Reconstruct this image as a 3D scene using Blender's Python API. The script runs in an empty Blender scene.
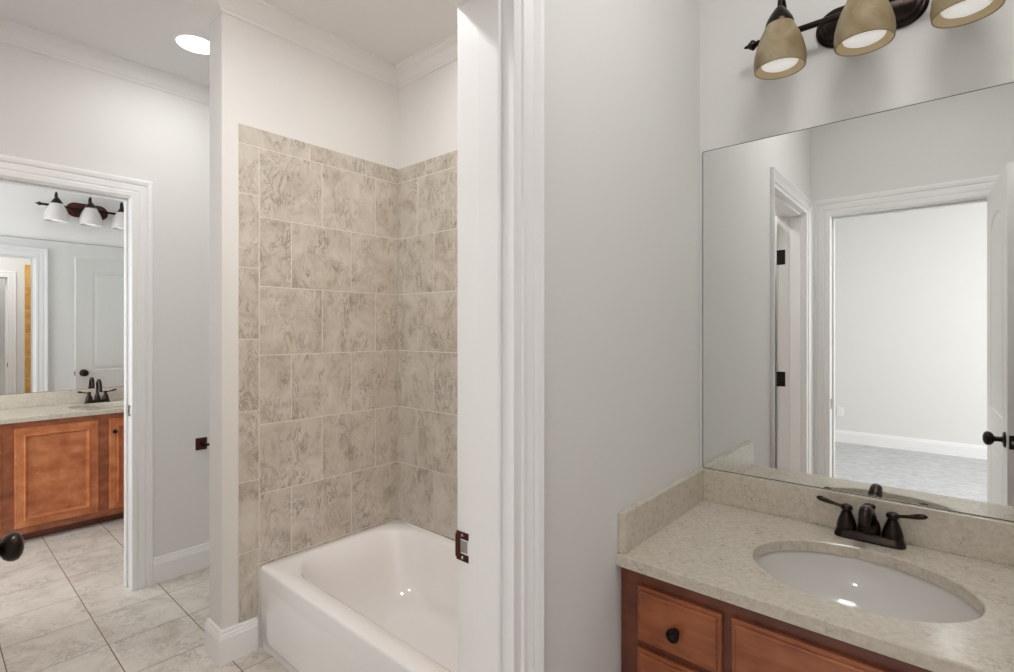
import bpy, math, random
from mathutils import Vector, Matrix
random.seed(7)
S = bpy.context.scene
COL = S.collection
PI = math.pi

# ------------------------------------------------------------------ camera
F_PX = 512.0
YAW = math.atan(443 / 512)
cam_data = bpy.data.cameras.new('camera')
cam_data.sensor_fit = 'HORIZONTAL'
cam_data.sensor_width = 36.0
cam_data.lens = 36.0 * F_PX / 1014
cam_data.shift_y = -6 / 1014
cam_data.clip_start = 0.02
cam = bpy.data.objects.new('camera', cam_data)
COL.objects.link(cam)
cam.location = (0, 0, 1.40)
cam.rotation_euler = (PI / 2, 0, YAW)
S.camera = cam

# ------------------------------------------------------------------ exposure, world
S.view_settings.view_transform = 'Standard'
S.view_settings.look = 'None'
S.view_settings.gamma = 1.0
S.view_settings.use_curve_mapping = False
S.view_settings.exposure = 0.0
S.cycles.diffuse_bounces = 8
S.cycles.glossy_bounces = 6
S.cycles.max_bounces = 12
S.cycles.sample_clamp_indirect = 6.0
S.cycles.blur_glossy = 0.5
world = bpy.data.worlds.new('world')
S.world = world
world.use_nodes = True
world.node_tree.nodes['Background'].inputs[0].default_value = (0.75, 0.86, 1.0, 1)
world.node_tree.nodes['Background'].inputs[1].default_value = 1.2

# ------------------------------------------------------------------ lights
def area(name, loc, rot, sx, sy, power, color=(1, 1, 1), shape='RECTANGLE', spread=PI):
    d = bpy.data.lights.new(name, 'AREA')
    d.shape = shape
    d.size = sx
    if shape in ('RECTANGLE', 'ELLIPSE'):
        d.size_y = sy
    d.energy = power
    d.color = color
    d.spread = spread
    o = bpy.data.objects.new(name, d)
    COL.objects.link(o)
    o.location = loc
    o.rotation_euler = rot
    return o

P_BED, P_ROOM2, P_TUB, P_VAN, P_R2C, P_BEDC = 142.0, 44.0, 4.2, 4.9, 1.0, 12.0
# daylight lamps at the added unseen windows: bedroom (right wall), far bathroom (left wall)
area('window_daylight_bedroom', (3.25, -2.2, 1.5), (0, PI / 2, 0), 1.5, 1.7, P_BED, (1.0, 0.992, 0.982))
area('window_daylight_bath', (-4.25, -1.36, 1.45), (PI / 2, 0, 0), 0.9, 1.3, P_ROOM2, (0.93, 0.97, 1.0))
Z_CEIL = 2.82

# ------------------------------------------------------------------ materials
def lin(c):
    c = c / 255.0
    return c / 12.92 if c <= 0.04045 else ((c + 0.055) / 1.055) ** 2.4
def rgb(r, g, b):
    return (lin(r), lin(g), lin(b), 1.0)

def new_mat(name):
    m = bpy.data.materials.new(name)
    m.use_nodes = True
    nt = m.node_tree
    return m, nt, nt.nodes['Principled BSDF']

def plain(name, col, rough=0.5, metal=0.0, bump=0.0, bscale=200, var=0.0, coat=0.0, spec=0.5):
    m, nt, b = new_mat(name)
    b.inputs['Roughness'].default_value = rough
    b.inputs['Metallic'].default_value = metal
    b.inputs['Coat Weight'].default_value = coat
    b.inputs['Specular IOR Level'].default_value = spec
    tc = nt.nodes.new('ShaderNodeTexCoord')
    nz = nt.nodes.new('ShaderNodeTexNoise')
    nz.inputs['Scale'].default_value = bscale
    nz.inputs['Detail'].default_value = 3
    nt.links.new(tc.outputs['Object'], nz.inputs['Vector'])
    mix = nt.nodes.new('ShaderNodeMix')
    mix.data_type = 'RGBA'
    mix.inputs[6].default_value = tuple(c * (1 - var) for c in col[:3]) + (1,)
    mix.inputs[7].default_value = tuple(min(1, c * (1 + var)) for c in col[:3]) + (1,)
    nt.links.new(nz.outputs['Fac'], mix.inputs[0])
    nt.links.new(mix.outputs[2], b.inputs['Base Color'])
    if bump > 0:
        bp = nt.nodes.new('ShaderNodeBump')
        bp.inputs['Strength'].default_value = bump
        bp.inputs['Distance'].default_value = 0.002
        nt.links.new(nz.outputs['Fac'], bp.inputs['Height'])
        nt.links.new(bp.outputs['Normal'], b.inputs['Normal'])
    return m

def ramp(nt, stops):
    r = nt.nodes.new('ShaderNodeValToRGB')
    e = r.color_ramp.elements
    while len(e) < len(stops):
        e.new(0.5)
    for k, (p, c) in enumerate(stops):
        e[k].position = p
        e[k].color = c
    return r

def stone(name, base, dark, light, scale=6.0, rough=0.35, squig=0.5, offset_attr=True, vein=14.0):
    """travertine-like tile: cloudy base with short curly darker streaks; each tile shifts its pattern by attribute"""
    m, nt, b = new_mat(name)
    N = nt.nodes.new
    L = nt.links.new
    tc = N('ShaderNodeTexCoord')
    vec = tc.outputs['Object']
    if offset_attr:
        at = N('ShaderNodeAttribute')
        at.attribute_name = 'tile_offset'
        add = N('ShaderNodeVectorMath')
        add.operation = 'ADD'
        L(vec, add.inputs[0])
        L(at.outputs['Vector'], add.inputs[1])
        vec = add.outputs[0]
    n1 = N('ShaderNodeTexNoise'); n1.inputs['Scale'].default_value = scale; n1.inputs['Detail'].default_value = 8
    n1.inputs['Roughness'].default_value = 0.68; n1.inputs['Distortion'].default_value = 0.9
    L(vec, n1.inputs['Vector'])
    r1 = ramp(nt, [(0.30, dark), (0.46, base), (0.68, light)])
    L(n1.outputs['Fac'], r1.inputs[0])
    # squiggles: narrow band of a distorted noise, masked by a second noise
    n2 = N('ShaderNodeTexNoise'); n2.inputs['Scale'].default_value = vein; n2.inputs['Detail'].default_value = 4
    n2.inputs['Distortion'].default_value = 1.6
    mpv = N('ShaderNodeMapping'); mpv.inputs['Rotation'].default_value = (0.75, 0.75, 0.6); mpv.inputs['Scale'].default_value = (1.0, 1.0, 0.42)
    L(vec, mpv.inputs['Vector']); L(mpv.outputs[0], n2.inputs['Vector'])
    n2.inputs['Roughness'].default_value = 0.7
    r2 = ramp(nt, [(0.44, (0, 0, 0, 1)), (0.485, (1, 1, 1, 1)), (0.53, (0, 0, 0, 1))])
    L(n2.outputs['Fac'], r2.inputs[0])
    n3 = N('ShaderNodeTexNoise'); n3.inputs['Scale'].default_value = scale * 1.3; n3.inputs['Detail'].default_value = 3
    mp = N('ShaderNodeVectorMath'); mp.operation = 'ADD'; mp.inputs[1].default_value = (7.3, 2.1, 4.7)
    L(vec, mp.inputs[0]); L(mp.outputs[0], n3.inputs['Vector'])
    r3 = ramp(nt, [(0.40, (0, 0, 0, 1)), (0.66, (squig, squig, squig, 1))])
    L(n3.outputs['Fac'], r3.inputs[0])
    mul = N('ShaderNodeMath'); mul.operation = 'MULTIPLY'
    L(r2.outputs[0], mul.inputs[0]); L(r3.outputs[0], mul.inputs[1])
    mx = N('ShaderNodeMix'); mx.data_type = 'RGBA'
    L(mul.outputs[0], mx.inputs[0]); L(r1.outputs[0], mx.inputs[6])
    mx.inputs[7].default_value = tuple(c * 0.6 for c in dark[:3]) + (1,)
    L(mx.outputs[2], b.inputs['Base Color'])
    b.inputs['Roughness'].default_value = rough
    return m

def wood(name, c1, c2, c3, grain=(1.0, 1.0, 9.0), rough=0.35):
    m, nt, b = new_mat(name)
    N = nt.nodes.new; L = nt.links.new
    tc = N('ShaderNodeTexCoord')
    mp = N('ShaderNodeMapping'); mp.inputs['Scale'].default_value = grain
    L(tc.outputs['Object'], mp.inputs['Vector'])
    n1 = N('ShaderNodeTexNoise'); n1.inputs['Scale'].default_value = 5; n1.inputs['Detail'].default_value = 6
    n1.inputs['Distortion'].default_value = 0.6
    L(mp.outputs[0], n1.inputs['Vector'])
    n2 = N('ShaderNodeTexNoise'); n2.inputs['Scale'].default_value = 14; n2.inputs['Detail'].default_value = 3
    L(tc.outputs['Object'], n2.inputs['Vector'])
    a = N('ShaderNodeMath'); a.operation = 'MULTIPLY_ADD'; a.inputs[1].default_value = 0.5
    s = N('ShaderNodeMath'); s.operation = 'MULTIPLY'; s.inputs[1].default_value = 0.5
    L(n2.outputs['Fac'], s.inputs[0])
    L(n1.outputs['Fac'], a.inputs[0]); L(s.outputs[0], a.inputs[2])
    r = ramp(nt, [(0.32, c1), (0.5, c2), (0.68, c3)])
    L(a.outputs[0], r.inputs[0])
    L(r.outputs[0], b.inputs['Base Color'])
    b.inputs['Roughness'].default_value = rough
    b.inputs['Coat Weight'].default_value = 0.25
    b.inputs['Coat Roughness'].default_value = 0.2
    return m

M_WALL = plain('wall_paint', rgb(225, 224, 222), 0.75, var=0.012, bscale=3, spec=0.25)
M_CEIL = plain('ceiling_paint', rgb(230, 229, 228), 0.85, var=0.01, bscale=3, spec=0.2)
M_TRIM = plain('trim_paint', rgb(238, 237, 237), 0.35, var=0.008, bscale=6)
M_DOOR = plain('door_paint', rgb(238, 237, 235), 0.32, var=0.008, bscale=6)
M_BRONZE = plain('oil_rubbed_bronze', rgb(46, 36, 31), 0.28, 0.75, var=0.25, bscale=40)
M_BRONZE_RED = plain('bronze_with_red_tint', rgb(84, 44, 34), 0.3, 0.7, var=0.3, bscale=60)
M_STEEL = plain('brushed_steel', rgb(190, 188, 184), 0.25, 1.0, var=0.05, bscale=80)
M_PORC = plain('white_enamel', rgb(244, 243, 243), 0.10, 0.0, var=0.004, bscale=3, coat=0.6)
M_SINK = plain('white_porcelain', rgb(218, 214, 210), 0.12, 0.0, var=0.004, bscale=3, coat=0.5)
M_GROUT = plain('grout', rgb(228, 223, 214), 0.9, var=0.05, bscale=60)
M_FGROUT = plain('floor_grout', rgb(118, 102, 88), 0.9, var=0.1, bscale=60)
M_TILE = stone('wall_tile_stone', rgb(196, 188, 176), rgb(168, 157, 143), rgb(211, 205, 195), 7.0, 0.3, 0.95, vein=17)
M_TILE_WARM_LIT = stone('warm_lit_tile_stone', rgb(214, 160, 84), rgb(180, 118, 50), rgb(232, 184, 112), 6.5, 0.3, 0.4)  # same stone as the other surrounds with warm light put into the colour
M_FTILE = stone('floor_tile_stone', rgb(208, 201, 191), rgb(182, 172, 159), rgb(220, 214, 205), 5.5, 0.32, 0.7, vein=12)
M_WOOD = wood('cherry_stained_maple', rgb(104, 54, 34), rgb(134, 74, 46), rgb(156, 94, 62), (1.2, 1.2, 8.0))
M_WOODH = wood('cherry_stained_maple_drawer', rgb(122, 62, 34), rgb(152, 84, 48), rgb(174, 104, 64), (1.0, 8.0, 9.0))
M_WOODF = wood('amber_stained_maple', rgb(158, 84, 46), rgb(192, 114, 68), rgb(214, 142, 94), (1.6, 1.6, 1.8), 0.3)
M_WOODD = wood('cherry_stained_frame', rgb(84, 40, 26), rgb(106, 54, 35), rgb(124, 66, 43), (1.2, 1.2, 8.0))
M_WOODFD = wood('amber_stained_frame', rgb(128, 68, 40), rgb(158, 90, 56), rgb(182, 112, 72), (1.6, 1.6, 4))
M_GAP = plain('cabinet_inside_shadow_gap', rgb(52, 26, 18), 0.7)
M_CARPET = wood('grey_carpet', rgb(172, 172, 173), rgb(190, 190, 191), rgb(206, 206, 207), (0.7, 6.0, 1.0), 0.95)
M_CARPET.node_tree.nodes['Principled BSDF'].inputs['Coat Weight'].default_value = 0.0
M_PLASTIC = plain('white_outlet_plastic', rgb(240, 239, 236), 0.3)
M_DARKSLOT = plain('dark_slot', rgb(40, 38, 36), 0.6)

def quartz():
    m, nt, b = new_mat('cream_quartz')
    N = nt.nodes.new; L = nt.links.new
    tc = N('ShaderNodeTexCoord')
    n1 = N('ShaderNodeTexNoise'); n1.inputs['Scale'].default_value = 70; n1.inputs['Detail'].default_value = 8
    n1.inputs['Roughness'].default_value = 0.7
    L(tc.outputs['Object'], n1.inputs['Vector'])
    r1 = ramp(nt, [(0.34, rgb(192, 181, 164)), (0.5, rgb(203, 194, 179)), (0.66, rgb(211, 203, 190))])
    L(n1.outputs['Fac'], r1.inputs[0])
    n2 = N('ShaderNodeTexNoise'); n2.inputs['Scale'].default_value = 34; n2.inputs['Detail'].default_value = 3
    n2.inputs['Distortion'].default_value = 2.0
    L(tc.outputs['Object'], n2.inputs['Vector'])
    r2 = ramp(nt, [(0.465, (0, 0, 0, 1)), (0.495, (1, 1, 1, 1)), (0.525, (0, 0, 0, 1))])
    L(n2.outputs['Fac'], r2.inputs[0])
    n3 = N('ShaderNodeTexNoise'); n3.inputs['Scale'].default_value = 20
    L(tc.outputs['Object'], n3.inputs['Vector'])
    r3 = ramp(nt, [(0.47, (0, 0, 0, 1)), (0.62, (0.62, 0.62, 0.62, 1))])
    L(n3.outputs['Fac'], r3.inputs[0])
    mul = N('ShaderNodeMath'); mul.operation = 'MULTIPLY'
    L(r2.outputs[0], mul.inputs[0]); L(r3.outputs[0], mul.inputs[1])
    mx = N('ShaderNodeMix'); mx.data_type = 'RGBA'
    L(mul.outputs[0], mx.inputs[0]); L(r1.outputs[0], mx.inputs[6]); mx.inputs[7].default_value = rgb(142, 126, 108)
    L(mx.outputs[2], b.inputs['Base Color'])
    b.inputs['Roughness'].default_value = 0.16
    return m
M_QUARTZ = quartz()

def mirror_mat():
    m, nt, b = new_mat('mirror_silver')
    b.inputs['Base Color'].default_value = (0.86, 0.875, 0.865, 1)
    b.inputs['Metallic'].default_value = 1.0
    b.inputs['Roughness'].default_value = 0.0
    return m
M_MIRROR = mirror_mat()
M_MEDGE = plain('dark_glass_edge', rgb(88, 92, 88), 0.15)

def amber_glass():
    m, nt, b = new_mat('amber_alabaster_glass')
    N = nt.nodes.new; L = nt.links.new
    tc = N('ShaderNodeTexCoord')
    n1 = N('ShaderNodeTexNoise'); n1.inputs['Scale'].default_value = 11; n1.inputs['Detail'].default_value = 4
    n1.inputs['Distortion'].default_value = 1.5
    L(tc.outputs['Object'], n1.inputs['Vector'])
    r1 = ramp(nt, [(0.3, rgb(134, 116, 82)), (0.5, rgb(154, 138, 108)), (0.7, rgb(170, 158, 134))])
    L(n1.outputs['Fac'], r1.inputs[0])
    L(r1.outputs[0], b.inputs['Base Color'])
    b.inputs['Roughness'].default_value = 0.55
    b.inputs['Specular IOR Level'].default_value = 0.3
    b.inputs['Transmission Weight'].default_value = 0.12
    b.inputs['Subsurface Weight'].default_value = 0.2
    b.inputs['Subsurface Radius'].default_value = (0.02, 0.015, 0.008)
    return m
M_AMBER = amber_glass()
M_AMBER_IN = plain('amber_glass_inner_face', rgb(206, 190, 158), 0.4, var=0.06, bscale=14)
M_FROST = plain('frosted_white_glass', rgb(206, 203, 200), 0.4, var=0.04, bscale=12)

def emit(name, col, strength):
    m, nt, b = new_mat(name)
    b.inputs['Base Color'].default_value = (1, 1, 1, 1)
    b.inputs['Emission Color'].default_value = col
    b.inputs['Emission Strength'].default_value = strength
    return m
M_BULB = emit('frosted_bulb_added_glow', (1, 0.97, 0.92, 1), 0.30)  # unlit bulbs given an added glow for pale discs and shadow fill
M_LENS = emit('lit_lens', (1, 0.98, 0.95, 1), 4.0)

# ------------------------------------------------------------------ mesh helpers
class MB:
    def __init__(s):
        s.v = []; s.f = []; s.mi = []
        s.cur = 0
        s.xf = None
    def pt(s, p):
        p = Vector(p)
        if s.xf is not None:
            p = s.xf @ p
        s.v.append(p)
        return len(s.v) - 1
    def face(s, ids):
        s.f.append(tuple(ids)); s.mi.append(s.cur)
    def box(s, a, b):
        x0, y0, z0 = (min(a[i], b[i]) for i in range(3))
        x1, y1, z1 = (max(a[i], b[i]) for i in range(3))
        i = [s.pt(p) for p in ((x0,y0,z0),(x1,y0,z0),(x1,y1,z0),(x0,y1,z0),(x0,y0,z1),(x1,y0,z1),(x1,y1,z1),(x0,y1,z1))]
        for q in ((0,3,2,1),(4,5,6,7),(0,1,5,4),(1,2,6,5),(2,3,7,6),(3,0,4,7)):
            s.face([i[k] for k in q])
        return s
    def loft(s, rings, cap0=True, cap1=True, closed=True):
        ids = [[s.pt(p) for p in r] for r in rings]
        n = len(ids[0])
        for a, b in zip(ids, ids[1:]):
            for k in range(n if closed else n - 1):
                s.face([a[k], a[(k+1) % n], b[(k+1) % n], b[k]])
        if cap0: s.face(ids[0][::-1])
        if cap1: s.face(ids[-1])
        return s
    def lathe(s, prof, c=(0,0,0), axis='z', n=32, cap0=True, cap1=True):
        rings = []
        for r, h in prof:
            ring = []
            for k in range(n):
                a = 2 * PI * k / n
                if axis == 'z': p = (c[0] + r*math.cos(a), c[1] + r*math.sin(a), c[2] + h)
                elif axis == 'x': p = (c[0] + h, c[1] + r*math.cos(a), c[2] + r*math.sin(a))
                else: p = (c[0] + r*math.sin(a), c[1] + h, c[2] + r*math.cos(a))
                ring.append(p)
            rings.append(ring)
        return s.loft(rings, cap0, cap1)
    def tube(s, pts, radii, n=16, flat=1.0):
        pts = [Vector(p) for p in pts]
        if not isinstance(radii, (list, tuple)): radii = [radii] * len(pts)
        up = Vector((0, 0, 1)); rings = []; prev = None
        for i, p in enumerate(pts):
            d = (pts[min(i+1, len(pts)-1)] - pts[max(i-1, 0)]).normalized()
            if prev is None:
                r = d.cross(up) if abs(d.z) < 0.95 else d.cross(Vector((1, 0, 0)))
            else:
                r = prev - d * prev.dot(d)
            r.normalize(); prev = r; q = r.cross(d)
            rings.append([p + (r*math.cos(2*PI*k/n) + q*flat*math.sin(2*PI*k/n)) * radii[i] for k in range(n)])
        return s.loft(rings)
    def build(s, name, mat, parent=None, bevel=0.0, smooth=False, seg=2):
        me = bpy.data.meshes.new(name)
        me.from_pydata([tuple(v) for v in s.v], [], s.f)
        mats = mat if isinstance(mat, (list, tuple)) else [mat]
        for m in mats: me.materials.append(m)
        for p, k in zip(me.polygons, s.mi):
            p.material_index = k
            p.use_smooth = bool(smooth)
        me.update()
        import bmesh
        bm = bmesh.new(); bm.from_mesh(me)
        bmesh.ops.recalc_face_normals(bm, faces=bm.faces)
        bm.to_mesh(me); bm.free()
        o = bpy.data.objects.new(name, me)
        COL.objects.link(o)
        if parent is not None: o.parent = parent
        if smooth:
            es = o.modifiers.new('split', 'EDGE_SPLIT'); es.split_angle = math.radians(38)
        if bevel > 0:
            b = o.modifiers.new('bevel', 'BEVEL'); b.width = bevel; b.segments = seg; b.limit_method = 'ANGLE'
            b.angle_limit = math.radians(40)
        return o

def tag(o, label=None, cat=None, group=None, kind=None):
    if label: o['label'] = label
    if cat: o['category'] = cat
    if group: o['group'] = group
    if kind: o['kind'] = kind
    return o
def empty(name, loc=(0,0,0), rz=0.0, **k):
    o = bpy.data.objects.new(name, None); COL.objects.link(o)
    o.empty_display_size = 0.1
    o.location = loc; o.rotation_euler = (0, 0, rz)
    return tag(o, **k)
def struct(o, label, cat):
    return tag(o, label, cat, kind='structure')

def rrect(x0, x1, y0, y1, r, z, n=8):
    pts = []
    r = min(r, (x1-x0)/2 - 1e-4, (y1-y0)/2 - 1e-4)
    for cx, cy, a0 in ((x1-r, y1-r, 0), (x0+r, y1-r, PI/2), (x0+r, y0+r, PI), (x1-r, y0+r, 3*PI/2)):
        for k in range(n + 1):
            a = a0 + PI/2 * k / n
            pts.append((cx + r*math.cos(a), cy + r*math.sin(a), z))
    return pts

# ------------------------------------------------------------------ room dimensions
XW = -0.645          # middle wall, vanity side
XB = -0.797          # middle wall, tub side
YB = 1.75            # back wall
YF = -0.106          # front wall, room side
YFB = -0.25          # front wall, bedroom side
XWING, XWING2, YWING = -2.312, -2.448, 0.842
XP, XP2 = -3.33, -3.45   # partition
XFAR = -5.15
XR = 0.30
YR2 = -1.25
YBED = -4.08
XBED = 3.1

def wall_with_hole(mb, axis, c0, c1, a0, a1, h0, h1, hz, z1=Z_CEIL, sill=0.0):
    """axis 'x': wall plane is x=c0..c1 running along y a0..a1, hole h0..h1 from sill up to hz"""
    def bx(u0, u1, z0, zz):
        if u1 - u0 < 1e-4 or zz - z0 < 1e-4: return
        if axis == 'x': mb.box((c0, u0, z0), (c1, u1, zz))
        else: mb.box((u0, c0, z0), (u1, c1, zz))
    bx(a0, h0, 0, z1); bx(h1, a1, 0, z1); bx(h0, h1, hz, z1); bx(h0, h1, 0, sill)
    return mb

JT = 0.018
# openings (clear): middle door y 0.02..0.765 z 2.10 ; partition y 0.0..0.759 z 2.115 ; front x -0.53..0.19 z 2.09
MID = (0.02, 0.765, 2.095); PAR = (0.0, 0.759, 2.115); FRO = (-0.543, 0.19, 2.085)
w = wall_with_hole(MB(), 'x', XW, XB, YF, YB, MID[0]-JT, MID[1]+JT, MID[2]+JT).build('wall_middle', M_WALL)
struct(w, 'pale grey painted wall between the tub room and the vanity', 'wall')
w = wall_with_hole(MB(), 'x', XP, XP2, YBED-0.12, YB, PAR[0]-JT, PAR[1]+JT, PAR[2]+JT).build('wall_partition', M_WALL)
struct(w, 'white wall holding the far doorway and the paper holder', 'wall')
w = wall_with_hole(MB(), 'y', YFB, YF, XP, XBED, FRO[0]-JT, FRO[1]+JT, FRO[2]+JT).build('wall_front', M_WALL)
struct(w, 'greige wall around the bedroom doorway, seen in the near mirror', 'wall')
w = MB().box((XFAR-0.12, YB, 0), (XR+0.12, YB+0.12, Z_CEIL)).build('wall_back', M_WALL)
struct(w, 'long white wall behind the near mirror and the back of the tub', 'wall')
w = MB().box((XWING2, YWING, 0), (XWING, YB, Z_CEIL)).build('wall_wing', M_WALL)
struct(w, 'white wing wall ending beside the tub', 'wall')
w = MB().box((XFAR-0.12, YR2-0.12, 0), (XFAR, YB, Z_CEIL)).build('wall_far', M_WALL)
struct(w, 'white wall behind the far vanity and its mirror', 'wall')
w = MB().box((XR, YF, 0), (XR+0.12, YB, Z_CEIL)).build('wall_right', M_WALL)
struct(w, 'wall at the right end of the near vanity', 'wall')
w = wall_with_hole(MB(), 'y', YR2-0.12, YR2, XFAR, XP2, -4.75, -3.8, 2.1, sill=0.85).build('wall_left', M_WALL)
struct(w, 'wall with the added window at the left of the far vanity room', 'wall')
w = MB().box((XP, YBED-0.12, 0), (XBED+0.12, YBED, Z_CEIL)).build('wall_bedroom_back', M_WALL)
struct(w, 'bright white bedroom wall with an outlet, seen in the near mirror', 'wall')
w = wall_with_hole(MB(), 'x', XBED, XBED+0.12, YBED, YF, -3.05, -1.35, 2.25, sill=0.75).build('wall_bedroom_side', M_WALL)
struct(w, 'bedroom side wall with the added window', 'wall')
w = MB().box((XFAR-0.12, YBED-0.12, Z_CEIL), (XBED+0.12, YB+0.12, Z_CEIL+0.12)).build('ceiling', M_CEIL)
struct(w, 'flat white ceiling', 'ceiling')

# unseen windows added as daylight sources (frame and rail, no pane)
def window(name, axis, c, a0, a1, z0, z1, label):
    root = empty(name)
    struct(root, label, 'window')
    def bx(mb, u0, u1, q0, q1, zz0, zz1):
        if axis == 'x': mb.box((q0, u0, zz0), (q1, u1, zz1))
        else: mb.box((u0, q0, zz0), (u1, q1, zz1))
    m = MB(); t = 0.045; q0, q1 = c - 0.03, c + 0.03
    bx(m, a0, a0+t, q0, q1, z0, z1); bx(m, a1-t, a1, q0, q1, z0, z1)
    bx(m, a0+t, a1-t, q0, q1, z0, z0+t); bx(m, a0+t, a1-t, q0, q1, z1-t, z1)
    zm = (z0+z1)/2; bx(m, a0+t, a1-t, q0, q1, zm-0.02, zm+0.02)
    m.build('window_frame', M_TRIM, root, 0.003)
    return root
window('window_1', 'x', XBED+0.06, -3.05, -1.35, 0.75, 2.25, 'unseen white framed bedroom window added to let in daylight')
window('window_2', 'y', YR2-0.06, -4.75, -3.8, 0.85, 2.1, 'unseen white framed window added to light the far vanity room')

# ------------------------------------------------------------------ floors
def add_offset_attr(o, per_face):
    me = o.data
    at = me.attributes.new('tile_offset', 'FLOAT_VECTOR', 'FACE')
    for k, v in enumerate(per_face):
        at.data[k].vector = v

def tile_field(rects, to3d, t, gap, name, mats, parent=None, grout_box=None, bev=0.0015):
    """rects: (u0,u1,v0,v1) tiles; each a low slab with an eased edge above a grout bed (material slot 1)"""
    m = MB(); offs = []
    for (u0, u1, v0, v1) in rects:
        g = gap / 2
        a, b, c, d = u0+g, u1-g, v0+g, v1-g
        if b - a < 0.004 or d - c < 0.004: continue
        off = (random.uniform(-9, 9), random.uniform(-9, 9), random.uniform(-9, 9))
        n0 = len(m.f)
        r0 = [to3d(a, c, 0), to3d(b, c, 0), to3d(b, d, 0), to3d(a, d, 0)]
        r1 = [to3d(a, c, t-bev), to3d(b, c, t-bev), to3d(b, d, t-bev), to3d(a, d, t-bev)]
        r2 = [to3d(a+bev, c+bev, t), to3d(b-bev, c+bev, t), to3d(b-bev, d-bev, t), to3d(a+bev, d-bev, t)]
        m.loft([r0, r1, r2], cap0=False)
        offs += [off] * (len(m.f) - n0)
    m.cur = 1
    for gb in grout_box:
        n0 = len(m.f); m.box(*gb); offs += [(0, 0, 0)] * (len(m.f) - n0)
    o = m.build(name, mats, parent)
    add_offset_attr(o, offs)
    return o

PT = 0.3165
xs0, ys0 = -3.465, 0.562
rects = []
def clip_rects(X0, X1, Y0, Y1):
    i0 = math.floor((X0 - xs0) / PT) - 1; i1 = math.ceil((X1 - xs0) / PT) + 1
    j0 = math.floor((Y0 - ys0) / PT) - 1; j1 = math.ceil((Y1 - ys0) / PT) + 1
    for i in range(i0, i1):
        for j in range(j0, j1):
            a, b = max(X0, xs0 + i*PT), min(X1, xs0 + (i+1)*PT)
            c, d = max(Y0, ys0 + j*PT), min(Y1, ys0 + (j+1)*PT)
            if b - a > 0.006 and d - c > 0.006: rects.append((a, b, c, d))
clip_rects(XFAR, xs0, YR2, YB)
clip_rects(xs0, XR, -0.18, YB)
fl = tile_field(rects, lambda u, v, h: (u, v, -0.003 + h), 0.003, 0.0038, 'floor', [M_FTILE, M_FGROUT],
                grout_box=[((XFAR, YR2, -0.12), (xs0, YB, -0.0008)), ((xs0, -0.18, -0.12), (XR, YB, -0.0008))], bev=0.0008)
struct(fl, 'square beige stone-look floor tiles with thin dark grout', 'floor')
o = MB().box((XP, YBED, -0.12), (XBED, -0.18, 0.0)).build('floor_bedroom', M_CARPET)
struct(o, 'soft grey bedroom floor seen in the near mirror', 'floor')

# ------------------------------------------------------------------ sweeps for trim
def sweep_path(mb, path, prof, closed):
    """path: xy points, room interior on the LEFT of travel; prof: (inward offset, z)"""
    n = len(path); P = [Vector(p) for p in path]; rings = []
    for i in range(n):
        if closed or 0 < i < n-1:
            d0 = (P[i] - P[i-1]).normalized(); d1 = (P[(i+1) % n] - P[i]).normalized()
        elif i == 0: d0 = d1 = (P[1] - P[0]).normalized()
        else: d0 = d1 = (P[-1] - P[-2]).normalized()
        n0 = Vector((-d0.y, d0.x)); n1 = Vector((-d1.y, d1.x))
        mt = (n0 + n1); mt = mt / (mt.dot(n0)) if mt.length > 1e-6 else n0
        rings.append([(P[i].x + mt.x*o, P[i].y + mt.y*o, z) for o, z in prof])
    if closed: rings.append(rings[0])
    mb.loft(rings, cap0=not closed, cap1=not closed)
    return mb

BBP = [(0, 0), (0.016, 0), (0.016, 0.105), (0.0135, 0.112), (0.0135, 0.118), (0.010, 0.124), (0.009, 0.134), (0.006, 0.140), (0, 0.140)]
zc = Z_CEIL
CRP = [(k*0.82, zc+h*0.92) for k, h in [(0, -0.092), (0.006, -0.092), (0.010, -0.086), (0.012, -0.078), (0.020, -0.072), (0.030, -0.058),
       (0.044, -0.040), (0.060, -0.028), (0.068, -0.022), (0.072, -0.014), (0.080, -0.010), (0.082, 0), (0, 0)]]
TUBPOLY = [(XP, YF), (XB, YF), (XB, YB), (XWING, YB), (XWING, YWING), (XWING2, YWING), (XWING2, YB), (XP, YB)]
o = sweep_path(MB(), TUBPOLY, CRP, True).build('trim_1', M_CEIL); struct(o, 'white crown moulding around the tub room ceiling', 'crown moulding')
o = sweep_path(MB(), [(XW, YF), (XR, YF), (XR, YB), (XW, YB)], CRP, True).build('trim_2', M_CEIL); struct(o, 'white crown moulding above the near vanity', 'crown moulding')

CW = 0.098  # partition casing width
o = sweep_path(MB(), [(XWING, 0.985), (XWING, YWING), (XWING2, YWING), (XWING2, YB), (XP, YB), (XP, PAR[1]+CW)], BBP, False).build('baseboard_wing', M_TRIM)
struct(o, 'white baseboard around the wing wall and behind the far doorway', 'baseboard')
o = sweep_path(MB(), [(XP, YBED), (XBED, YBED)], [(a, b*1.07) for a, b in BBP], False).build('baseboard_bedroom', M_TRIM)
struct(o, 'white bedroom baseboard seen in the near mirror', 'baseboard')
o = sweep_path(MB(), [(XW, MID[1]+0.085), (XW, 0.865)][::-1], BBP, False)
o = sweep_path(MB(), [(XW, 1.165), (XW, MID[1]+0.082)], BBP, False).build('baseboard_middle', M_TRIM)
struct(o, 'white baseboard under the grey middle wall', 'baseboard')

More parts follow.
